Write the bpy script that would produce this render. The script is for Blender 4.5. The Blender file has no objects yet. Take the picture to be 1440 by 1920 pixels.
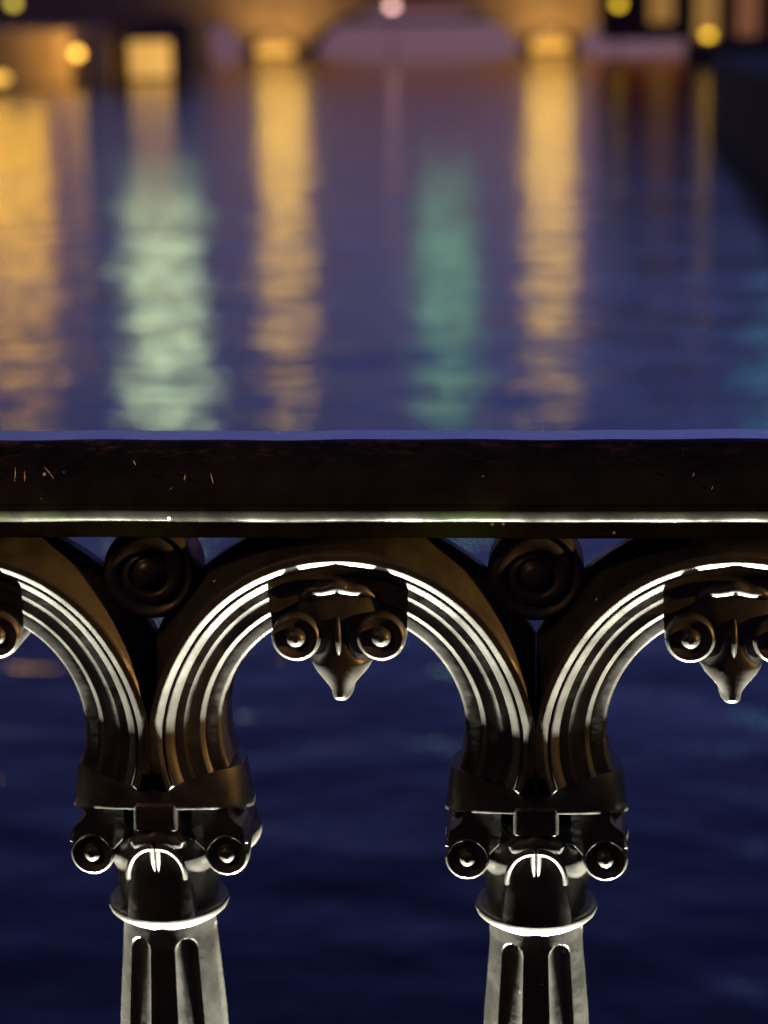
import bpy, math, random
import numpy as np
from mathutils import Vector, Matrix

random.seed(7)
K = 0.1        # lamp strengths are written for exposure 0; the photograph is exposed about 3.3 stops longer
rng = np.random.default_rng(7)
R = math.radians
scene = bpy.context.scene
COL = scene.collection

# ------------------------------------------------------------------ camera
CAM_P = (0.108, -1.081, 1.269)
YAW, PITCH, ROLL = R(4.615), R(13.362), R(-0.997)
f_ = Vector((-math.sin(YAW)*math.cos(PITCH), math.cos(YAW)*math.cos(PITCH), -math.sin(PITCH)))
r_ = Vector((math.cos(YAW), math.sin(YAW), 0)); u_ = r_.cross(f_)
r2 = r_*math.cos(ROLL) + u_*math.sin(ROLL); u2 = -r_*math.sin(ROLL) + u_*math.cos(ROLL)
cd = bpy.data.cameras.new('camera'); cam = bpy.data.objects.new('camera', cd); COL.objects.link(cam)
m = Matrix((r2, u2, -f_)).transposed().to_4x4(); m.translation = Vector(CAM_P); cam.matrix_world = m
cd.sensor_fit = 'VERTICAL'; cd.sensor_height = 36.0; cd.lens = 4000/1920*36.0
cd.clip_start = 0.05; cd.clip_end = 6000
cd.dof.use_dof = True; cd.dof.focus_distance = 1.075; cd.dof.aperture_fstop = 6.6
cd.dof.aperture_blades = 0
scene.camera = cam
def at(px, py, Y):
    """world point at depth Y that the photograph shows at pixel px, py (1440 x 1920)"""
    d = f_ + r2*((px-720)/4000) + u2*((960-py)/4000)
    return Vector(CAM_P) + d*((Y-CAM_P[1])/d.y)

# ------------------------------------------------------------------ world, sun, exposure
w = bpy.data.worlds.new('World'); scene.world = w; w.use_nodes = True
nt = w.node_tree; nt.nodes.clear()
sky = nt.nodes.new('ShaderNodeTexSky'); sky.sky_type = 'NISHITA'; sky.sun_disc = False
SUN_EL, SUN_ROT = R(-2.35), R(25)
sky.sun_elevation = SUN_EL; sky.sun_rotation = SUN_ROT
sky.air_density = 1.0; sky.dust_density = 0.5; sky.ozone_density = 4.0
bg = nt.nodes.new('ShaderNodeBackground'); bg.inputs['Strength'].default_value = 0.15
wo = nt.nodes.new('ShaderNodeOutputWorld')
wb = nt.nodes.new('ShaderNodeMix'); wb.data_type = 'RGBA'; wb.blend_type = 'MULTIPLY'; wb.inputs[0].default_value = 1.0
wb.inputs[7].default_value = (1.34, .83, .90, 1)      # the phone's white balance: dusk sky towards violet
nt.links.new(sky.outputs[0], wb.inputs[6]); nt.links.new(wb.outputs[2], bg.inputs[0]); nt.links.new(bg.outputs[0], wo.inputs[0])
sl = bpy.data.lights.new('sun', 'SUN'); sl.energy = 0.0005; sl.angle = R(10); sl.color = (.75, .82, 1)
so = bpy.data.objects.new('sun', sl); COL.objects.link(so); so.rotation_euler = (R(60), 0, R(20))
scene.view_settings.view_transform = 'Standard'; scene.view_settings.look = 'None'
scene.view_settings.exposure = 3.3; scene.view_settings.gamma = 1.0
scene.cycles.use_denoising = True
try: scene.cycles.denoiser = 'OPENIMAGEDENOISE'
except Exception: pass
scene.cycles.max_bounces = 6; scene.cycles.glossy_bounces = 4; scene.cycles.diffuse_bounces = 3
scene.cycles.sample_clamp_indirect = 4.0

# ------------------------------------------------------------------ materials
def mat(name, base=(.5, .5, .5), rough=.5, spec=.5, metal=0.0, emit=None, estr=0.0):
    m = bpy.data.materials.new(name); m.use_nodes = True
    b = m.node_tree.nodes['Principled BSDF']
    b.inputs['Base Color'].default_value = (*base, 1); b.inputs['Roughness'].default_value = rough
    b.inputs['Specular IOR Level'].default_value = spec; b.inputs['Metallic'].default_value = metal
    if emit:
        b.inputs['Emission Color'].default_value = (*emit, 1); b.inputs['Emission Strength'].default_value = estr*K
    return m
def N(m, t, **kw):
    n = m.node_tree.nodes.new(t)
    for k, v in kw.items():
        if k in n.inputs.keys(): n.inputs[k].default_value = v
        else: setattr(n, k, v)
    return n
def L(m, a, b): m.node_tree.links.new(a, b)
def ramp(m, fac, stops):
    n = m.node_tree.nodes.new('ShaderNodeValToRGB'); e = n.color_ramp.elements
    while len(e) < len(stops): e.new(0.5)
    for i, (p, c) in enumerate(stops): e[i].position = p; e[i].color = (*c, 1) if len(c) == 3 else c
    L(m, fac, n.inputs[0]); return n
def mixc(m, fac, a, b):
    n = m.node_tree.nodes.new('ShaderNodeMix'); n.data_type = 'RGBA'
    for s, v in ((0, fac), (6, a), (7, b)):
        if hasattr(v, 'links'): L(m, v, n.inputs[s])
        else: n.inputs[s].default_value = v if s == 0 else (*v, 1)
    return n.outputs[2]

def paint_material(name, rail=False):
    m = mat(name, (.015, .015, .013), .4, .12 if rail else .26)
    b = m.node_tree.nodes['Principled BSDF']
    tc0 = N(m, 'ShaderNodeTexCoord'); oi = N(m, 'ShaderNodeObjectInfo')
    tc = N(m, 'ShaderNodeVectorMath', operation='ADD'); rm = N(m, 'ShaderNodeMath', operation='MULTIPLY'); rm.inputs[1].default_value = 0.0 if rail else 7.3
    L(m, oi.outputs['Random'], rm.inputs[0]); L(m, tc0.outputs['Object'], tc.inputs[0]); L(m, rm.outputs[0], tc.inputs[1])
    n1 = N(m, 'ShaderNodeTexNoise', Scale=55.0, Detail=6.0); L(m, tc.outputs[0], n1.inputs['Vector'])
    n2 = N(m, 'ShaderNodeTexNoise', Scale=230.0, Detail=5.0, Roughness=.65); L(m, tc.outputs[0], n2.inputs['Vector'])
    v = N(m, 'ShaderNodeTexVoronoi', Scale=85.0); L(m, tc.outputs[0], v.inputs['Vector'])
    base = ramp(m, n1.outputs[0], [(.3, (.004, .004, .0035) if rail else (.011, .0105, .009)), (.7, (.009, .0085, .007) if rail else (.021, .020, .017))]).outputs[0]
    # grains of dust stuck to the paint
    dot = ramp(m, v.outputs['Distance'], [(.045, (1, 1, 1)), (.085, (0, 0, 0))]).outputs[0]
    v2 = N(m, 'ShaderNodeTexNoise', Scale=21.0, Detail=2.0); L(m, tc.outputs[0], v2.inputs['Vector'])
    gate = ramp(m, v2.outputs[0], [(.60, (0, 0, 0)), (.66, (1, 1, 1))]).outputs[0]
    mm = N(m, 'ShaderNodeMath', operation='MULTIPLY'); L(m, dot, mm.inputs[0]); L(m, gate, mm.inputs[1])
    col = mixc(m, mm.outputs[0], base, (.45, .43, .38))
    if rail:
        # worn, dusty upper shoulder patches and thin algae film along the rail
        sx = N(m, 'ShaderNodeMapping'); sx.inputs['Scale'].default_value = (70, 160, 160); L(m, tc.outputs[0], sx.inputs['Vector'])
        n3 = N(m, 'ShaderNodeTexNoise', Scale=1.0, Detail=8.0, Roughness=.7); L(m, sx.outputs[0], n3.inputs['Vector'])
        rust = ramp(m, n3.outputs[0], [(.52, (0, 0, 0)), (.70, (.7, .7, .7))]).outputs[0]
        geo0 = N(m, 'ShaderNodeSeparateXYZ'); L(m, tc0.outputs['Object'], geo0.inputs[0])
        up = N(m, 'ShaderNodeMapRange'); L(m, geo0.outputs['Z'], up.inputs[0]); up.inputs[1].default_value = 1.042; up.inputs[2].default_value = 1.051
        um = N(m, 'ShaderNodeMath', operation='MULTIPLY'); L(m, rust, um.inputs[0]); L(m, up.outputs[0], um.inputs[1])
        col = mixc(m, um.outputs[0], col, (.05, .034, .025))
        n4 = N(m, 'ShaderNodeTexNoise', Scale=9.0, Detail=4.0); L(m, tc.outputs[0], n4.inputs['Vector'])
        alg = ramp(m, n4.outputs[0], [(.52, (0, 0, 0)), (.62, (.35, .35, .35))]).outputs[0]
        geo = N(m, 'ShaderNodeSeparateXYZ'); L(m, tc0.outputs['Object'], geo.inputs[0])
        lo = N(m, 'ShaderNodeMapRange'); L(m, geo.outputs['Z'], lo.inputs[0])
        lo.inputs[1].default_value = 1.034; lo.inputs[2].default_value = 1.024; lo.inputs[3].default_value = 0; lo.inputs[4].default_value = 1
        am = N(m, 'ShaderNodeMath', operation='MULTIPLY'); L(m, alg, am.inputs[0]); L(m, lo.outputs[0], am.inputs[1])
        col = mixc(m, am.outputs[0], col, (.035, .06, .012))
    if rail:      # the flat top is polished by hands
        cw = N(m, 'ShaderNodeMapRange'); L(m, geo0.outputs['Z'], cw.inputs[0]); cw.inputs[1].default_value = 1.0528; cw.inputs[2].default_value = 1.0537
        L(m, cw.outputs[0], b.inputs['Coat Weight']); b.inputs['Coat Roughness'].default_value = .10; b.inputs['Coat IOR'].default_value = 1.9
    L(m, col, b.inputs['Base Color'])
    rr = ramp(m, n1.outputs[0], [(.3, (.10 if rail else .34,)*3), (.75, (.24 if rail else .55,)*3)]).outputs[0]; L(m, rr, b.inputs['Roughness'])
    ad = N(m, 'ShaderNodeMath', operation='ADD'); L(m, n1.outputs[0], ad.inputs[0])
    m2 = N(m, 'ShaderNodeMath', operation='MULTIPLY'); m2.inputs[1].default_value = .16; L(m, n2.outputs[0], m2.inputs[0]); L(m, m2.outputs[0], ad.inputs[1])
    bp = N(m, 'ShaderNodeBump', Strength=.2 if rail else .42, Distance=.0011); L(m, ad.outputs[0], bp.inputs['Height']); L(m, bp.outputs[0], b.inputs['Normal'])
    return m
M_IRON = paint_material('black_iron_paint')
M_RAIL = paint_material('worn_black_rail_paint', True)
M_CHIP = mat('scratched_bare_metal', (.16, .14, .115), .5)

def stone_material(name, c1, c2, scale=.6):
    m = mat(name, c1, .85, .3); b = m.node_tree.nodes['Principled BSDF']
    tc = N(m, 'ShaderNodeTexCoord')
    n = N(m, 'ShaderNodeTexNoise', Scale=scale, Detail=7.0); L(m, tc.outputs['Object'], n.inputs['Vector'])
    c = ramp(m, n.outputs[0], [(.3, c1), (.7, c2)]); L(m, c.outputs[0], b.inputs['Base Color'])
    bp = N(m, 'ShaderNodeBump', Strength=.4, Distance=.02); L(m, n.outputs[0], bp.inputs['Height']); L(m, bp.outputs[0], b.inputs['Normal'])
    return m
M_STONE = stone_material('warm_sandstone', (.30, .24, .17), (.42, .34, .25))
M_DARKSTONE = stone_material('dark_quay_stone', (.06, .052, .045), (.12, .10, .085))
M_PAVE = stone_material('pavement_granite', (.13, .12, .11), (.22, .20, .18), 4.0)
M_PLASTER = stone_material('old_plaster', (.22, .18, .14), (.32, .26, .2))
M_ROOF = stone_material('dark_roof_tiles', (.05, .035, .03), (.09, .06, .05))
M_POST = mat('dark_lamp_post_paint', (.03, .03, .032), .45)
M_GLASSDARK = mat('dark_window_glass', (.02, .022, .03), .08, .6)
M_HULL = mat('dark_boat_hull', (.03, .028, .03), .35)

def glow(name, c, s): return mat(name, (.6, .6, .6), .4, .3, 0, c, s)

def water_material():
    m = mat('river_water', (.006, .006, .007), .10, .5); b = m.node_tree.nodes['Principled BSDF']
    b.inputs['IOR'].default_value = 1.333
    tc = N(m, 'ShaderNodeTexCoord')
    def layer(sx, sy, rot, detail=2.0, rough=.5, dist=0.0):
        mp = N(m, 'ShaderNodeMapping'); mp.inputs['Scale'].default_value = (sx, sy, 1); mp.inputs['Rotation'].default_value = (0, 0, R(rot))
        L(m, tc.outputs['Object'], mp.inputs['Vector'])
        n = N(m, 'ShaderNodeTexNoise', Scale=1.0, Detail=detail, Roughness=rough, Distortion=dist); L(m, mp.outputs[0], n.inputs['Vector']); return n.outputs[0]
    a = layer(.34, .52, 8, 2, .5, .6); c = layer(1.5, 2.2, -12, 3, .55, .4); e = layer(5, 8, 20, 2)
    b1 = N(m, 'ShaderNodeBump', Strength=1.0, Distance=WAVE[0]); L(m, a, b1.inputs['Height'])
    b2 = N(m, 'ShaderNodeBump', Strength=1.0, Distance=WAVE[1]); L(m, c, b2.inputs['Height']); L(m, b1.outputs[0], b2.inputs['Normal'])
    b3 = N(m, 'ShaderNodeBump', Strength=1.0, Distance=WAVE[2]); L(m, e, b3.inputs['Height']); L(m, b2.outputs[0], b3.inputs['Normal'])
    L(m, b3.outputs[0], b.inputs['Normal'])
    return m
WAVE = (.092, .033, .0035)
M_WATER = water_material()

# ------------------------------------------------------------------ mesh helpers
class MB:
    def __init__(s): s.v = []; s.f = []
    def add(s, verts, faces):
        o = len(s.v); s.v += [tuple(p) for p in verts]; s.f += [tuple(i+o for i in q) for q in faces]; return s
    def grid(s, rows, closed_u=False, closed_v=False, cap0=False, cap1=False):
        """rows: list of equally long point lists"""
        nr, nc = len(rows), len(rows[0]); vs = [p for r in rows for p in r]; fs = []
        for i in range(nr if closed_v else nr-1):
            for j in range(nc if closed_u else nc-1):
                a = i*nc+j; b = i*nc+(j+1) % nc; i2 = (i+1) % nr
                fs.append((a, b, i2*nc+(j+1) % nc, i2*nc+j))
        if cap0: fs.append(tuple(range(nc))[::-1])
        if cap1: fs.append(tuple((nr-1)*nc+j for j in range(nc)))
        return s.add(vs, fs)
    def box(s, x0, x1, y0, y1, z0, z1):
        v = [(x, y, z) for z in (z0, z1) for y in (y0, y1) for x in (x0, x1)]
        return s.add(v, [(0, 2, 3, 1), (4, 5, 7, 6), (0, 1, 5, 4), (2, 6, 7, 3), (0, 4, 6, 2), (1, 3, 7, 5)])
    def lathe_z(s, prof, c=(0, 0), n=64, cap=True):
        rows = [[(c[0]+r*math.sin(2*math.pi*k/n), c[1]-r*math.cos(2*math.pi*k/n), z) for k in range(n)] for r, z in prof]
        return s.grid(rows, closed_u=True, cap0=cap, cap1=cap)
    def lathe_y(s, prof, c=(0, 0), n=48, cap=True):
        """prof: (radius, y); centre c = (x, z)"""
        rows = [[(c[0]+r*math.cos(2*math.pi*k/n), y, c[1]+r*math.sin(2*math.pi*k/n)) for k in range(n)] for r, y in prof]
        return s.grid(rows, closed_u=True, cap0=cap, cap1=cap)
    def tube(s, path, rad, n=10):
        P = [Vector(p) for p in path]; rows = []
        for i, p in enumerate(P):
            t = (P[min(i+1, len(P)-1)]-P[max(i-1, 0)]).normalized()
            a = t.cross(Vector((0, 1, 0)));  a = a if a.length > 1e-4 else t.cross(Vector((1, 0, 0)))
            a.normalize(); b = t.cross(a); rr = rad[i] if hasattr(rad, '__len__') else rad
            rows.append([p+a*(rr*math.cos(2*math.pi*k/n))+b*(rr*math.sin(2*math.pi*k/n)) for k in range(n)])
        return s.grid(rows, closed_u=True, cap0=True, cap1=True)
    def loft(s, secs, n=40):
        """secs: (cx, z, half width, y front, y back, superellipse power) stacked along z"""
        rows = []
        for cx, z, wd, yf, yb, pw in secs:
            cy, dy = (yf+yb)/2, (yb-yf)/2; row = []
            for k in range(n):
                a = 2*math.pi*k/n; ca, sa = math.cos(a), math.sin(a)
                row.append((cx+wd*math.copysign(abs(ca)**(2/pw), ca), cy+dy*math.copysign(abs(sa)**(2/pw), sa), z))
            rows.append(row)
        return s.grid(rows, closed_u=True, cap0=True, cap1=True)
    def extrude_xz(s, poly, y0, y1, bev=0.0):
        n = len(poly); cx = sum(p[0] for p in poly)/n; cz = sum(p[1] for p in poly)/n
        def ring(y, k): return [(cx+(x-cx)*k, y, cz+(z-cz)*k) for x, z in poly]
        rows = [ring(y0, 1-bev*9), ring(y0+bev*.06, 1), ring(y1, 1)] if bev else [ring(y0, 1), ring(y1, 1)]
        return s.grid(rows, closed_u=True, cap0=True, cap1=True)
    def mesh(s, name, material, sharp=38, smooth=True):
        me = bpy.data.meshes.new(name); me.from_pydata(s.v, [], s.f); me.validate(); 
        import bmesh
        bm = bmesh.new(); bm.from_mesh(me); bmesh.ops.recalc_face_normals(bm, faces=bm.faces); bm.to_mesh(me); bm.free()
        if smooth:
            me.polygons.foreach_set('use_smooth', [True]*len(me.polygons)); me.set_sharp_from_angle(angle=R(sharp))
        me.materials.append(material); me.update(); return me
    def build(s, name, material, parent=None, loc=(0, 0, 0), sharp=38, smooth=True):
        return link(name, s.mesh(name, material, sharp, smooth), parent, loc)
def link(name, data, parent=None, loc=(0, 0, 0)):
    o = bpy.data.objects.new(name, data); COL.objects.link(o); o.parent = parent; o.location = loc; return o
def empty(name, loc=(0, 0, 0), label=None, cat=None, group=None):
    o = link(name, None, None, loc); tag(o, label, cat, group); return o
def tag(o, label=None, cat=None, group=None, kind=None):
    for k, v in (('label', label), ('category', cat), ('group', group), ('kind', kind)):
        if v: o[k] = v
    return o

# ------------------------------------------------------------------ the setting
WZ = -2.74
wm = MB(); wm.add([(-700, .12, WZ), (700, .12, WZ), (1500, 2500, WZ), (-1500, 2500, WZ)], [(0, 1, 2, 3)])
tag(wm.build('river_water', M_WATER, smooth=False), kind='structure')
pv = MB(); pv.box(-14, 14, -9, .115, -.4, 0)
tag(pv.build('pavement', M_PAVE, smooth=False), kind='structure')
qw = MB(); qw.box(-14, 14, -.3, .11, -3.2, -.404)
tag(qw.build('embankment_wall', M_DARKSTONE, smooth=False), 'dark stone embankment wall under the iron railing', 'wall')

# ------------------------------------------------------------------ the iron railing
P = 0.2; Y0 = -0.008; CZ = 0.9025
mm_ = 1e-3
def back(y): return 2*Y0 - y
BAYS = range(-5, 6)
railing = empty('railing', (0, 0, 0), 'black cast iron railing of columns and round arches in the foreground', 'railing')

# --- top rail
def rail_profile():
    pts = [(.0200, 1.0541), (.0206, 1.0537), (.0222, 1.0529), (.0270, 1.0503), (.034, 1.0465), (.0395, 1.0420), (.042, 1.037), (.0432, 1.031),
           (.0442, 1.0260), (.0466, 1.0252), (.0474, 1.0242), (.0475, 1.0232), (.0470, 1.0200), (.0466, 1.0190), (.0456, 1.0176), (.0444, 1.0167), (.0420, 1.0164), (.034, 1.0163), (.032, 1.0158), (.0315, 1.0058), (.0305, 1.0050)]
    front = [(-d, z) for d, z in pts]
    return front + [(back(y), z) for y, z in reversed(front)]
prof = rail_profile(); XR = 1.09
xs = np.linspace(-XR, XR, 437)
rows = []
for x in xs:
    wob = .00025*math.sin(x*41)+.0002*math.sin(x*97+1)
    rows.append([(x, y, z+wob*(1 if z > 1.03 else .6)) for y, z in prof])
top_rail = MB().grid(rows, closed_u=True, cap0=True, cap1=True).build('top_rail', M_RAIL, railing, sharp=17)

# --- arch: a moulded band swept round the opening
def arch_mesh():
    front = [(110, 9), (110, 13), (109.4, 15), (108.4, 17), (98.8, 41.6), (97.8, 43.0), (96.6, 43.6), (93.6, 43.6), (93.0, 43.4), (91.8, 42.4), (90.6, 41.2), (90.3, 40.6),
             (90.1, 40.0), (89.3, 40.0), (88.9, 40.3), (88.4, 40.2), (87.0, 39.2), (85.6, 37.8), (85.0, 36.9), (84.8, 36.4), (81.0, 36.3), (80.3, 36.0), (79.2, 35.5), (78.6, 35.4),
             (73.7, 35.4), (73.2, 35.2), (72.3, 34.4), (71.5, 33.5), (71.2, 33.0), (66.2, 33.0), (65.4, 32.8), (64.6, 32.2), (64.0, 31.2), (63.8, 29.8)]
    front = [(r, -d*mm_) for r, d in front]
    prof = front + [(r, Y0+(Y0-y)*.6) for r, y in reversed(front)]
    n = 150; rows = []
    for k in range(n+1):
        a = R(-19 + (218)*k/n); ca, sa = math.cos(a), math.sin(a)
        fl = max(0.0, min(1.0, (34-math.degrees(math.asin(sa)))/50.0)); fl = fl*fl*(3-2*fl)
        row = []
        for r, y in prof:
            s = max(0.0, min(1.0, (r-63.8)/29.5))
            rt = r
            if r > 97: 
                lim = 105.0/max(sa, 1e-3) if sa > 0 else 1e9
                lim2 = 99.9/max(abs(ca), 1e-3)
                rt = min(r, lim, lim2)
                if rt < r: rt = rt-(110-r)*.12
            x = rt*ca + math.copysign(s*5.2*fl*(1 if r < 97 else 0), ca)
            if r >= 94 and abs(x) > 99.9: x = math.copysign(99.9, x)
            q = max(0.0, min(1.0, (9-math.degrees(math.asin(sa)))/21.0)); q = q*q*(3-2*q)
            yd = abs(y-Y0); yd = yd+(min(yd, .0340)-yd)*q
            row.append((x*mm_, Y0+math.copysign(yd, y-Y0), CZ + rt*sa*mm_))
        rows.append(row)
    return MB().grid(rows, closed_u=True, cap0=True, cap1=True).mesh('arch', M_IRON, 15)
ARCH = arch_mesh()

# --- key ornament with two scrolls and a drop
def key_meshes():
    y = lambda d: -d*mm_
    body = MB().loft([(0, .9905, .028, y(34), back(y(34)), 3), (0, .9885, .0300, y(36), back(y(36)), 3.2), (0, .980, .0312, y(37.5), back(y(37)), 3), (0, .970, .0312, y(38), back(y(37)), 2.6),
        (0, .962, .0295, y(38), back(y(37)), 2.6), (0, .954, .029, y(38), back(y(37)), 2.4), (0, .947, .019, y(37.5), back(y(37)), 2.4), (0, .9425, .0155, y(37), back(y(37)), 2.4)], 56).mesh('keystone', M_IRON)
    dr = [(.9560, .0095, 39.6), (.9500, .0110, 39.9), (.9470, .0145, 40), (.9445, .0164, 40), (.9425, .0168, 40), (.9400, .0160, 40), (.9370, .0142, 40), (.9335, .0106, 40), (.9305, .0078, 40), (.9280, .0060, 40), (.9258, .0058, 40), (.9249, .0057, 39.4), (.9238, .0054, 38.0), (.9230, .0048, 36.2)]
    drop = MB().loft([(0, z, wd, y(d), back(y(d)), 3.2) for z, wd, d in dr], 64).mesh('drop', M_IRON, 30)
    fr = [(.0, 43.0), (.0012, 43.3), (.0026, 43.0), (.0038, 42.1), (.0046, 40.8), (.0049, 39.6), (.0055, 39.0), (.0068, 39.0), (.0083, 39.6), (.0097, 40.4), (.0109, 40.6), (.0119, 40.0), (.0126, 38.8), (.0128, 37.2), (.0128, 26)]
    pr = [(r, y(d)) for r, d in fr]; pr = pr + [(r, back(yy)) for r, yy in reversed(pr)]
    scroll = MB().lathe_y(pr, (0, 0), 48, cap=False).mesh('scroll', M_IRON)
    # curled leaf over the key: three small lobes
    curl = MB(); pth = []; rr = []
    for q in range(17):
        t = q/8-1; pth.append((.019*t, y(37.2+1.6*(1-t*t)), .9790+.0050*(1-t*t)+.0006*math.cos(9*t))); rr.append(.0034*math.sqrt(max(.02, 1-t*t))*(1+.12*math.cos(9*t)))
    curl.tube(pth, rr, 14)
    curl = curl.mesh('leaf_curl', M_IRON, 60)
    rib = MB().tube([(0, y(37.5), .968), (0, y(39.5), .964), (0, y(40.4), .958), (0, y(40), .951), (0, y(39), .947)], [.0006, .0013, .0016, .0013, .0005], 12).mesh('rib', M_IRON)
    return body, drop, scroll, curl, rib
KEY, DROP, KSCROLL, KCURL, KRIB = key_meshes()

def jig(o, a=.7):
    z = .95; t = R(random.uniform(-a, a)); o.rotation_euler = (0, t, 0); o.location.x -= z*math.sin(t)
for i in BAYS:
    a = link('arch', ARCH, railing, (i*P, 0, 0))
    k = link('keystone', KEY, railing, (i*P+random.uniform(-.0006, .0006), 0, -.003)); jig(k)
    link('leaf_curl', KCURL, k); link('rib', KRIB, k); link('drop', DROP, k)
    for sx in (-1, 1): link('scroll', KSCROLL, k, (sx*.0219, 0, .9578))

# --- rosette between the arches (spiral scroll)
def rosette_mesh():
    nr, na = 34, 72; rows = []
    for i in range(nr):
        r = 24.6*(i/(nr-1)); row = []
        for k in range(na):
            t = 2*math.pi*k/na
            ph = (r/9.6 - k/na) 
            roll = abs(math.sin(math.pi*ph))**.55
            g = min(1, max(0, (r-7.5)/3)); 
            boss = 6.2*math.sqrt(max(0, 1-(r/8.5)**2))
            d = 24.0 + g*4.2*roll + (1-g)*(boss) - max(0, (r-21.5)/3.1)**2*4.5
            row.append((r*math.cos(t)*mm_, -d*mm_, r*math.sin(t)*mm_))
        rows.append(row)
    rows.append([(24.9*math.cos(2*math.pi*k/na)*mm_, -.018, 24.9*math.sin(2*math.pi*k/na)*mm_) for k in range(na)])
    rows.append([(24.9*math.cos(2*math.pi*k/na)*mm_, .002, 24.9*math.sin(2*math.pi*k/na)*mm_) for k in range(na)])
    return MB().grid(rows, closed_u=True, cap1=True).mesh('rosette', M_IRON, 60)
ROS = rosette_mesh()
STEM = MB().loft([(0, 0, .0155, -.022, .006, 6), (0, .0125, .0145, -.022, .006, 6), (0, .0225, .0152, -.024, .008, 6)], 32).mesh('stem', M_IRON)

# --- fluted column, ring, capital
def column_mesh():
    na = 288; W = R(14.2)
    def rad(z):
        pts = [(.175, 33.5), (.30, 33.8), (.40, 34.2), (.50, 34.2), (.60, 33.2), (.66, 32), (.7257, 29.7), (.7815, 25.2), (.79, 24.8)]
        return np.interp(z, [p[0] for p in pts], [p[1] for p in pts])
    zs = [.175, .24, .30, .36, .42, .48, .54, .6, .64, .67, .69, .71, .73, .745, .755] + list(np.linspace(.758, .7885, 44)) + [.7905]
    rows = []
    for z in zs:
        r = rad(z); w0 = r*math.sin(W); zc = .7822 - w0*mm_; row = []
        for k in range(na):
            t = 2*math.pi*k/na; tl = (t/(math.pi/3)) % 1.0
            off = (tl-.5)*(math.pi/3)*r           # mm from flute centre
            hw = w0
            if z > zc:
                q = (z-zc)/mm_; hw = math.sqrt(max(0.0, w0*w0-q*q))
            dep = 0.0
            if hw > .05 and abs(off) < hw:
                e = hw-abs(off); dep = 3.3*min(1.0, math.sqrt(max(0, 1-(1-min(1, e/(hw*.75+.4)))**2)))*min(1, hw/2.2)
            elif hw > .05 and abs(off) < hw+.5: dep = -.0
            rr = (r-dep)*mm_
            row.append((rr*math.sin(t), Y0-rr*math.cos(t), z))
        rows.append(row)
    return MB().grid(rows, closed_u=True, cap0=True, cap1=True).mesh('shaft', M_IRON, 50)
COLM = column_mesh()
RING = MB().lathe_z([(23.5*mm_, .7888), (25.4*mm_, .7891), (26.2*mm_, .7902), (28.0*mm_, .7910), (30.2*mm_, .7922), (31.8*mm_, .7938), (32.5*mm_, .7954), (32.6*mm_, .7967), (32.0*mm_, .7980), (30.5*mm_, .7984), (27.0*mm_, .7978), (22*mm_, .7978)], (0, Y0), 96).mesh('ring', M_IRON, 16)
def bell_mesh():
    na = 160; rows = []
    for z, r in ((.7970, 25.8), (.8000, 26.0), (.806, 26.8), (.814, 28.2), (.822, 29.8), (.829, 31.0), (.832, 30.4), (.837, 27.6), (.842, 26.0), (.850, 25.5)):
        row = []
        for k in range(na):
            t = 2*math.pi*k/na
            s = .25*math.cos(8*t)                     # shallow hollows round the bell
            row.append(((r+s)*mm_*math.sin(t), Y0-(r+s)*mm_*math.cos(t), z))
        rows.append(row)
    return MB().grid(rows, closed_u=True, cap0=True, cap1=True).mesh('bell', M_IRON, 50)
BELL = bell_mesh()
def block_mesh():
    n = 120; rows = []
    # the arch legs run down into one flared block, a little wider and deeper towards its lower edge
    for q, wd, dp in ((0, 48.4, 29.4), (.02, 48.5, 29.5), (.09, 48.4, 29.4), (.3, 47.6, 28.8), (.6, 46.4, 28.0), (.9, 45.4, 27.3), (1, 44.8, 26.7)):
        row = []
        for k in range(n):
            a = 2*math.pi*k/n; ca, sa = math.cos(a), math.sin(a); p = 2.7
            x = wd*math.copysign(abs(ca)**(2/p), ca); d = dp*math.copysign(abs(sa)**(2/p), sa)
            zb = .8512+.0078*abs(d)/29.0; zt = .8775+.0012*abs(d)/29.0
            row.append((x*mm_, Y0-d*mm_, zb+(zt-zb)*q))
        rows.append(row)
    return MB().grid(rows, closed_u=True, cap0=True, cap1=True).mesh('impost_block', M_IRON, 40)
BLOCK = block_mesh()
ABAC = MB().loft([(0, .8440, .0380, -.0140, back(-.0140), 5), (0, .8470, .0425, -.0180, back(-.0180), 5), (0, .8515, .0462, -.0210, back(-.0210), 5), (0, .8540, .0462, -.0210, back(-.0210), 5)], 56).mesh('abacus', M_IRON, 30)
TAB = MB().loft([(0, z, wd*mm_, -d*mm_, back(-d*mm_), 12) for z, wd, d in ((.8472, 11.4, 38.0), (.8479, 12.2, 39.0), (.856, 12.0, 38.8), (.861, 11.8, 38.6), (.8625, 11.2, 37.6), (.863, 10.5, 36.0))], 64).mesh('boss', M_IRON, 20)
fv = [(.0, 32.6), (.0012, 32.9), (.0026, 32.6), (.0036, 31.9), (.0042, 30.8), (.0044, 29.6), (.0050, 29.0), (.0064, 29.1), (.0080, 30.0), (.0094, 30.9), (.0105, 31.3), (.0113, 30.9), (.0117, 29.8), (.0118, 26), (.0110, 16), (.0104, 6)]
pvv = [(r, -d*mm_) for r, d in fv] + [(.0108, -.004), (.0120, .001), (.0130, .006), (.0133, .010), (.0130, .0125), (.011, .0138), (.0, .0138)]
VOL = MB().lathe_y(pvv, (0, 0), 56, cap=False).mesh('volute', M_IRON, 45)
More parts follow.
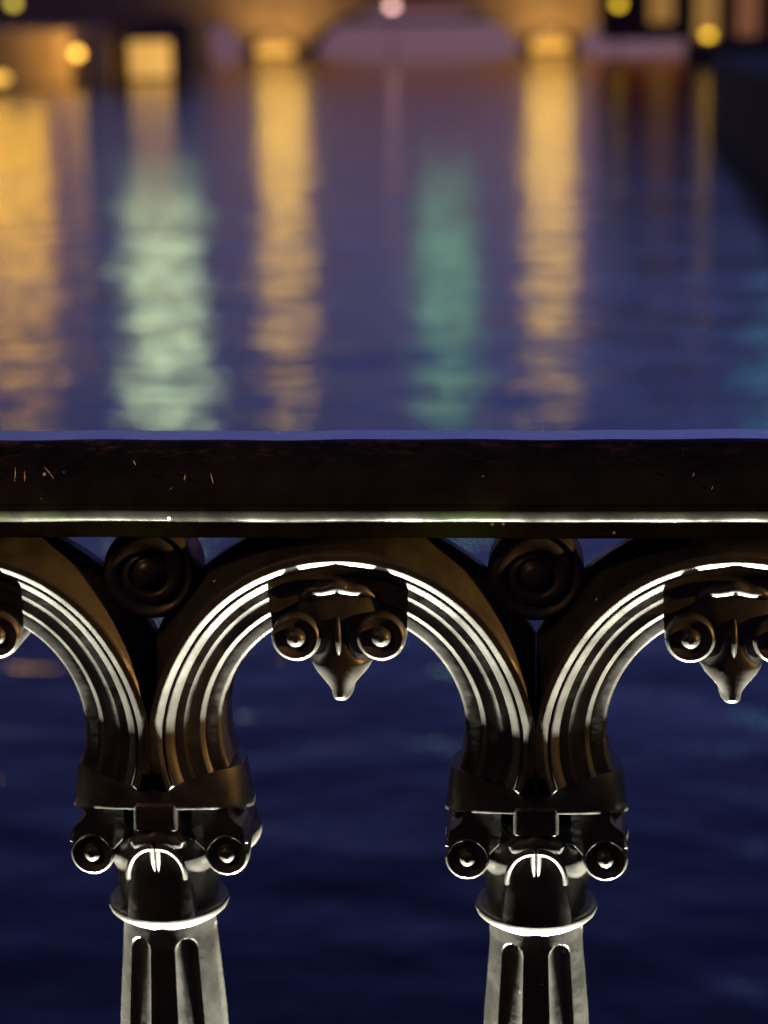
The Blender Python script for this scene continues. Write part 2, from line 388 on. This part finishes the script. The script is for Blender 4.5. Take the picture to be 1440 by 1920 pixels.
ARMP = [(.0180, .8565), (.0180, .8520), (.0176, .8488), (.0158, .8465), (.0140, .8446), (.0150, .8428), (.0185, .8404), (.0215, .8372), (.0243, .8340), (.0255, .8362), (.0290, .8404), (.0330, .8426), (.0375, .8431), (.0425, .8414), (.0462, .8378),
        (.0478, .8385), (.0474, .8425), (.0450, .8470), (.0410, .8500), (.0385, .8530), (.0380, .8565)]
ARM = {}
for sx in (-1, 1):
    ARM[sx] = MB().extrude_xz([(sx*x, z) for x, z in ARMP], -.0312, .008, .0025).mesh('scroll_arm', M_IRON, 12)
def leaf_meshes():
    y = lambda d: -d*mm_
    body = MB().loft([(0, .7972, .0192, y(41.0), y(20), 2.5), (0, .806, .0181, y(40.8), y(20), 2.5), (0, .815, .0170, y(40.5), y(20), 2.5), (0, .823, .0158, y(40.2), y(20), 2.5), (0, .832, .0135, y(40.0), y(20), 2.3), (0, .8395, .0060, y(39.2), y(20), 2)], 48).mesh('leaf', M_IRON, 60)
    rim = MB()
    for sx in (-1, 1):
        path = []; rr = []
        for i in range(15):
            t = i/14; a = math.pi*(.5 - .53*t)
            path.append((sx*(.0010+.0142*math.cos(a)), y(43.0-2.4*t), .8230+.0172*math.sin(a))); rr.append(.0021-.0008*t)
        rim.tube(path, rr, 10)
        rim.tube([(sx*.0014, y(42.8), .8400), (sx*.0015, y(42.4), .836), (sx*.0013, y(41.6), .830), (sx*.0009, y(40.2), .825)], [.0015, .0014, .0011, .0006], 8)
    rim = rim.mesh('leaf_rim', M_IRON, 60)
    hood = MB().loft([(0, .8365, .0150, y(39), y(22), 2.2), (0, .8400, .0152, y(40.6), y(22), 2.2), (0, .8445, .0090, y(40.2), y(22), 2.0), (0, .8480, .0030, y(38), y(22), 2)], 40).mesh('leaf_hood', M_IRON, 60)
    return body, rim, hood
LEAF, RIM, HOOD = leaf_meshes()

for i in range(-5, 5):
    x = (i+.5)*P
    c = link('column', COLM, railing, (x, 0, 0))
    link('ring', RING, c)
    cap = link('capital', BELL, railing, (x+random.uniform(-.0004, .0004), 0, 0)); jig(cap, .4)
    link('impost_block', BLOCK, cap); link('abacus', ABAC, cap); link('boss', TAB, cap)
    lf = link('leaf', LEAF, cap); link('leaf_rim', RIM, cap); link('leaf_hood', HOOD, cap)
    for sx in (-1, 1):
        link('volute', VOL, cap, (sx*.0362, 0, .8312)); link('scroll_arm', ARM[sx], cap)
    ro = link('rosette', ROS, railing, (x, 0, .984+random.uniform(-.0006, .0006))); link('stem', STEM, ro)
    base = MB().lathe_z([(.046, .10), (.046, .125), (.041, .137), (.041, .15), (.036, .165), (.0335, .18)], (0, Y0), 40).build('column_base', M_IRON, c) if i == -5 else link('column_base', base_data, c)
    base_data = base.data
MB().box(-XR, XR, Y0-.045, Y0+.045, .060, .0995).build('bottom_rail', M_IRON, railing, smooth=False)
FOOT = MB().lathe_z([(.05, .0), (.05, .012), (.03, .02), (.027, .035), (.03, .048), (.045, .061)], (0, Y0), 32).mesh('foot', M_IRON)
for i in (-5, -3, -1, 1, 3, 5): link('foot', FOOT, railing, (i*P, 0, 0))

# scratches and knocks that catch light on the rail face
def nick(px, py, ln, ang, wd=.00035, Y=-.0434):
    p = at(px, py, Y); a = R(ang); dx, dz = math.cos(a)*ln/2, math.sin(a)*ln/2
    MB().tube([(p.x-dx, Y+.0001, p.z-dz), (p.x, Y, p.z), (p.x+dx*.9, Y+.0001, p.z+dz*1.1)], [.0001, wd, .0001], 6).build('scratch', M_CHIP, railing)

for a in ((28, 890, .007, 82), (46, 894, .005, 85), (92, 886, .008, -50), (78, 935, .006, -20), (252, 868, .003, -60), (346, 896, .003, 80), (397, 897, .005, -75), (178, 958, .006, 42), (666, 943, .003, 60), (320, 916, .002, 20), (1300, 890, .002, 70), (1335, 915, .002, 60), (905, 893, .002, 15)): nick(*a)

# --- lamps under every bay, on the bottom rail
M_LED = glow('lamp_lens_white', (1, .97, .84), 6)
HOUS = MB().lathe_z([(.016, 0), (.017, .01), (.017, .10), (.024, .12), (.026, .165), (.026, .172), (.0235, .172), (.0225, .166)], (0, 0), 32).mesh('housing', M_POST)
LENS = MB().lathe_z([(.0224, .1655), (.019, .1675), (.010, .169), (.002, .1693)], (0, 0), 32).mesh('lens', M_LED)
LAMP_Y, LAMP_POWER = -.030, 900.0
LAMP_AT = {-2: 'beyond the arch cut by the left edge', -1: 'under the arch cut by the left edge', 0: 'under the whole arch in the middle', 1: 'under the arch cut by the right edge', 2: 'beyond the arch cut by the right edge'}
for i in LAMP_AT:
    lp = empty('railing_lamp', (i*P, LAMP_Y, .0997), 'small white uplight on the bottom rail '+LAMP_AT[i], 'lamp', 'uplights between the railing columns')
    link('housing', HOUS, lp); link('lens', LENS, lp)
    ld = bpy.data.lights.new('uplight', 'SPOT'); ld.energy = LAMP_POWER*K; ld.color = (1, .965, .80); ld.shadow_soft_size = .007
    ld.spot_size = R(80); ld.spot_blend = .6
    lo = link('uplight', ld, lp, (0, 0, .178)); lo.rotation_euler = (R(180), 0, 0)

# ------------------------------------------------------------------ street lamp and added accent lamp on the pavement (behind the photographer)
M_AMBER = glow('amber_lantern_glass', (1, .55, .16), 8)
def street_lamp(loc, h, power, color, label, name='street_lamp', cat='street lamp', group=None, mat_g=None, rad=.16, spot=None, grp=None):
    e = empty(name, loc, label, cat, group)
    MB().lathe_z([(.11, 0), (.11, .25), (.07, .32), (.05, .8), (.04, h-.25), (.07, h-.2), (.1, h-.16)], (0, 0), 20).build('post', M_POST, e)
    MB().lathe_z([(rad*.5, h-.16), (rad*.85, h-.06), (rad, h+.08), (rad*.9, h+.2), (rad*.6, h+.3), (rad*.15, h+.34)], (0, 0), 24).build('globe', mat_g or M_AMBER, e)
    MB().lathe_z([(rad*.75, h+.31), (rad*.5, h+.36), (.03, h+.42), (.01, h+.5)], (0, 0), 20).build('finial', M_POST, e)
    if power:
        ld = bpy.data.lights.new('lamp_light', 'POINT'); ld.energy = power*K; ld.color = color; ld.shadow_soft_size = rad
        lo = link('lamp_light', ld, e, (0, 0, h-.45) if h > 2 else (-.16, .03, h+.02))
    return e
sl1 = street_lamp((2.6, -.52, 0), 1.1, 0, None, 'added unseen amber lamp right of the railing, tinting the arch shoulders', 'added_accent_lamp', 'added lamp', rad=.09)  # added out of view so its narrow beam browns the right-facing arch shoulders
ld = bpy.data.lights.new('lamp_light', 'SPOT'); ld.energy = 720*K; ld.color = (1, .50, .13); ld.shadow_soft_size = .03; ld.spot_size = R(7.5); ld.spot_blend = 1.0
lo = link('lamp_light', ld, sl1, (-.16, .03, 1.1)); lo.rotation_euler = (Vector((-.42, -.03, .985))-Vector((2.44, -.49, 1.1))).to_track_quat('-Z', 'Y').to_euler()
sl2 = street_lamp((-1.9, -1.7, 0), 3.2, 0, None, 'amber street lamp on the pavement to the left of the railing')
ld = bpy.data.lights.new('lamp_light', 'SPOT'); ld.energy = 110*K; ld.color = (1, .52, .16); ld.shadow_soft_size = .12; ld.spot_size = R(25); ld.spot_blend = 1.0
lo = link('lamp_light', ld, sl2, (0, .2, 3.0)); lo.rotation_euler = (Vector((-.42, 0, .95))-Vector((-1.9, -1.5, 3.0))).to_track_quat('-Z', 'Y').to_euler()

def candelabra(loc, h, span, rad, label, name, cat, group, g, hung=False):
    e = empty(name, loc, label, cat, group)
    if hung: MB().tube([(0, 0, h-.35), (0, 0, h+7)], .02, 8).build('cable', M_POST, e)
    else: MB().lathe_z([(.22, 0), (.2, .4), (.1, .6), (.08, h)], (0, 0), 16).build('post', M_POST, e)
    MB().tube([(-span, 0, h-.1), (-span*.5, 0, h-.5), (0, 0, h-.35), (span*.5, 0, h-.5), (span, 0, h-.1)], .06, 8).build('arm', M_POST, e)
    for k, dz in ((-1, 0), (0, .5), (1, 0)):
        MB().lathe_z([(rad*.3, h-.1+dz), (rad*.8, h+.15*rad+dz), (rad, h+rad*.8+dz), (rad*.75, h+rad*1.5+dz), (rad*.2, h+rad*1.85+dz)], (k*span, 0), 20).build('globe', g, e)
    return e

# ------------------------------------------------------------------ the far bridge
BY = 178.0
bx = lambda px: at(px, 100, BY).x
bridge = empty('stone_bridge', (0, 0, 0), 'floodlit stone arch bridge across the river in the blurred distance', 'bridge')
TOPZ = WZ+7.2
opens = [(-560, -130, 5.0), (325, 458, 3.0), (572, 978, 4.0), (1085, 1420, 3.9), (1530, 1900, 5.0)]
x0, x1 = bx(-700), bx(2050)
xs = np.arange(x0, x1, .25); zb = []
for x in xs:
    z = WZ-.6
    for a, b, h in opens:
        xa, xb = bx(a), bx(b)
        if xa < x < xb:
            t = (x-(xa+xb)/2)/((xb-xa)/2); z = WZ-.6+(h+.6)*math.sqrt(max(0, 1-t*t))**.9
    zb.append(z)
rows = [[(x, BY, z) for x, z in zip(xs, zb)], [(x, BY, TOPZ) for x in xs], [(x, BY+9, TOPZ) for x in xs], [(x, BY+9, z) for x, z in zip(xs, zb)]]
MB().grid(rows, closed_v=True).build('wall', M_STONE, bridge, smooth=False)
MB().box(x0, x1, BY-.35, BY-.003, TOPZ-.3, TOPZ+.1).build('cornice', M_STONE, bridge, smooth=False)
MB().box(x0, x1, BY-.1, BY+.3, TOPZ+.102, TOPZ+1.1).build('parapet', M_STONE, bridge, smooth=False)
M_FLOOD = glow('yellow_floodlight_glass', (1, .48, .06), 1.1)
M_LANT = glow('yellow_lantern_glass', (1, .58, .06), 24)
for px in (515, 1031, 250):
    cx = bx(px); wd = 1.6
    MB().loft([(cx, WZ-.6, wd, BY-2.2, BY+.5, 2.0), (cx, WZ+1.3, wd, BY-2.2, BY+.5, 2.0), (cx, WZ+1.6, wd*.9, BY-1.8, BY+.5, 2), (cx, WZ+2.4, .3, BY-.3, BY+.5, 2)], 28).build('cutwater', M_STONE, bridge)
for px, lab in ((516, 'yellow floodlight at the foot of the left bridge pier'), (1031, 'yellow floodlight at the foot of the right bridge pier')):
    p = at(px, 130, 150.0); p = at(px, 112, BY-4); cx = p.x
    e = empty('floodlight', (cx, BY-4.0, WZ), lab, 'floodlight', 'floodlights at the bridge piers')
    MB().box(-.9, .9, -.45, .45, -.5, .22).build('base', M_DARKSTONE, e, smooth=False)
    MB().loft([(0, .222, 1.5, -.4, .4, 6), (0, 1.1, 1.5, -.35, .35, 6)], 24).build('lamp_glass', M_FLOOD, e)
    ld = bpy.data.lights.new('flood_light', 'SPOT'); ld.energy = 1300*K; ld.color = (1, .55, .16); ld.spot_size = R(150); ld.spot_blend = .6; ld.shadow_soft_size = .3
    lo = link('flood_light', ld, e, (0, -.8, 1.9)); lo.rotation_euler = (R(140), 0, 0)
    # lantern on the parapet above the pier
    candelabra((cx, BY+.1, TOPZ+1.1), 1.2, 1.25, .6, 'tall lantern on the parapet above the %s bridge pier' % ('left' if px < 800 else 'right'), 'bridge_lantern', 'lantern', 'lanterns on the bridge parapet', M_LANT)

# ------------------------------------------------------------------ lights seen as discs
def globe_lamp(px, py, Y, rad, color, strength, ground, label, name='street_lamp', cat='street lamp', group='lamps glowing in the distance'):
    p = at(px, py, Y); h = p.z-ground
    g = glow(name+'_glass', color, strength)
    return street_lamp((p.x, p.y, ground), h, 0, None, label, name, cat, group, g, rad)
gl = globe_lamp(145, 103, 118, .28, (1, .50, .06), 6, WZ, 'round orange lamp low over the water at the upper left')
ld = bpy.data.lights.new('lamp_light', 'SPOT'); ld.energy = 900*K; ld.color = (1, .5, .1); ld.shadow_soft_size = .3; ld.spot_size = R(130); ld.spot_blend = .8; lo = link('lamp_light', ld, gl, (0, .5, 1.9)); lo.rotation_euler = (R(90), 0, R(25))
globe_lamp(-12, 150, 105, .8, (1, .52, .06), 2.0, WZ, 'large yellow lamp at the water on the left edge')
globe_lamp(25, 8, 120, .28, (.85, .65, .06), 2.2, WZ, 'dim olive yellow lamp at the top left corner')
globe_lamp(735, 14, 165, .38, (1, .55, .48), 4.5, WZ, 'pinkish lamp in front of the middle bridge arch')
globe_lamp(1160, 10, 150, .33, (1, .62, .02), 3, WZ, 'yellow lamp left of the glowing windows at the upper right')
globe_lamp(1328, 68, 150, .33, (1, .56, .02), 3.6, WZ, 'bright yellow lamp below the glowing windows at the upper right')
# lamps above the frame whose light lies on the river
p = at(275, -205, 92)
candelabra((p.x, p.y, WZ), p.z-WZ, 1.05, .66, 'hanging pale green lamp cluster mirrored in the river at the left', 'lamp_cluster', 'street lamp', 'tall lamps mirrored in the river', glow('pale_green_glass', (.76, 1, .52), 11), True)
p = at(830, -190, 96)
candelabra((p.x, p.y, WZ), p.z-WZ, 0.8, .6, 'hanging green lamp cluster mirrored in the river at the middle', 'lamp_cluster', 'street lamp', 'tall lamps mirrored in the river', glow('green_glass', (.36, 1, .46), 3.8), True)
p = at(5, -54, 130)
candelabra((p.x, p.y, WZ), p.z-WZ, 1.5, .75, 'broad amber lamp cluster mirrored in the river at the far left', 'lamp_cluster', 'street lamp', 'tall lamps mirrored in the river', glow('amber_cluster_glass', (1, .50, .004), 14))
globe_lamp(1480, -420, 70, .7, (.15, .8, .9), 5, WZ, 'tall teal lamp mirrored in the river at the far right', group='tall lamps mirrored in the river')

# ------------------------------------------------------------------ banks
rq = MB()
pts = [at(1440, 330, 49), at(1340, 235, 71)]
def bank(poly, z0, z1, name, material, label):
    n = len(poly); b = MB(); b.add([(x, y, z0) for x, y in poly]+[(x, y, z1) for x, y in poly], [tuple(range(n, 2*n)), tuple(range(n))[::-1]]+[(k, (k+1) % n, n+(k+1) % n, n+k) for k in range(n)])
    return tag(b.build(name, material, smooth=False), label, 'wall')
bank([(5.0, 46), (5.35, 72), (9.0, 74), (60, 74), (60, 46)], WZ-.5, WZ+2.2, 'quay_wall', M_DARKSTONE, 'dark stone quay wall along the right bank')
bank([(-36.0, 121), (-27.2, 121), (-27.2, 172), (-36, 172), (-90, 172), (-90, 121)][::-1], WZ-.5, WZ+2.9, 'quay_wall', M_STONE, 'amber lit quay wall at the far left bank')

bank([(9.2, 140), (10.5, 172), (60, 172), (60, 140)], WZ-.5, WZ+1.2, 'quay_wall', M_DARKSTONE, 'low dark quay below the glowing windows at the right')

# buildings on the right bank with lit windows
M_WIN = [glow('lit_window_gold', (1, .50, .03), .30), glow('lit_window_amber', (1, .36, .02), .18)]
hb = empty('riverside_house', (0, 0, 0), 'dark riverside house with tall glowing windows at the upper right', 'house')
hx0, hx1, hy = at(1130, 0, 160).x, at(1700, 0, 160).x, 160.0
MB().box(hx0, hx1, hy, hy+12, WZ+1.2, WZ+13).build('wall', M_DARKSTONE, hb, smooth=False)
MB().add([(hx0-.5, hy-.5, WZ+13.003), (hx1+.5, hy-.5, WZ+13.003), (hx1+.5, hy+12.5, WZ+13.003), (hx0-.5, hy+12.5, WZ+13.003), (hx0+4, hy+6, WZ+17), (hx1-4, hy+6, WZ+17)], [(0, 1, 5, 4), (1, 2, 5), (2, 3, 4, 5), (3, 0, 4), (0, 3, 2, 1)]).build('roof', M_ROOF, hb, smooth=False)
for px, wpx, ya, yb, k in ((1240, 44, -25, 42, 0), (1325, 42, -25, 72, 0), (1402, 40, -25, 66, 1), (1480, 40, -25, 66, 0), (1570, 40, -25, 66, 1)):
    a = at(px-wpx/2, ya, hy-.06); b = at(px+wpx/2, yb, hy-.06)
    wn = MB().box(a.x, b.x, hy-.08, hy-.02, b.z, a.z).build('window', M_WIN[k], hb, smooth=False)
    MB().box(a.x-.1, b.x+.1, hy-.2, hy-.003, b.z-.16, b.z-.003).build('sill', M_STONE, wn, smooth=False)
    MB().box((a.x+b.x)/2-.05, (a.x+b.x)/2+.05, hy-.13, hy-.083, b.z, a.z).build('mullion', M_POST, wn, smooth=False)

# lit boathouse at the left
bh = empty('boathouse', (0, 0, 0), 'small boathouse with a bright yellow opening at the water on the left', 'boathouse')
a = at(212, 88, 122); b = at(322, 148, 122)
MB().box(a.x-.5, b.x+.3, 122, 127, WZ-.2, b.z-.003).build('deck', M_HULL, bh, smooth=False)
MB().box(a.x-.3, a.x-.003, 122, 127, b.z, a.z+.3).build('side_wall', M_DARKSTONE, bh, smooth=False)
MB().box(b.x+.003, b.x+.3, 122, 127, b.z, a.z+.3).build('side_wall', M_DARKSTONE, bh, smooth=False)
MB().box(a.x, b.x, 126.7, 127, b.z, a.z+.3).build('back_wall', glow('lit_boathouse_interior', (1, .52, .12), .8), bh, smooth=False)
MB().add([(a.x-.5, 121.6, a.z+.303), (b.x+.5, 121.6, a.z+.303), (b.x+.5, 127.3, a.z+.303), (a.x-.5, 127.3, a.z+.303), (a.x-.5, 124.5, a.z+1.5), (b.x+.5, 124.5, a.z+1.5)], [(0, 1, 5, 4), (2, 3, 4, 5), (1, 2, 5), (3, 0, 4), (0, 3, 2, 1)]).build('roof', M_ROOF, bh, smooth=False)

# far bank
fb = MB(); fb.box(-420, 420, 520, 540, WZ-.5, WZ+1.0); tag(fb.build('far_bank', M_DARKSTONE, smooth=False), kind='structure')
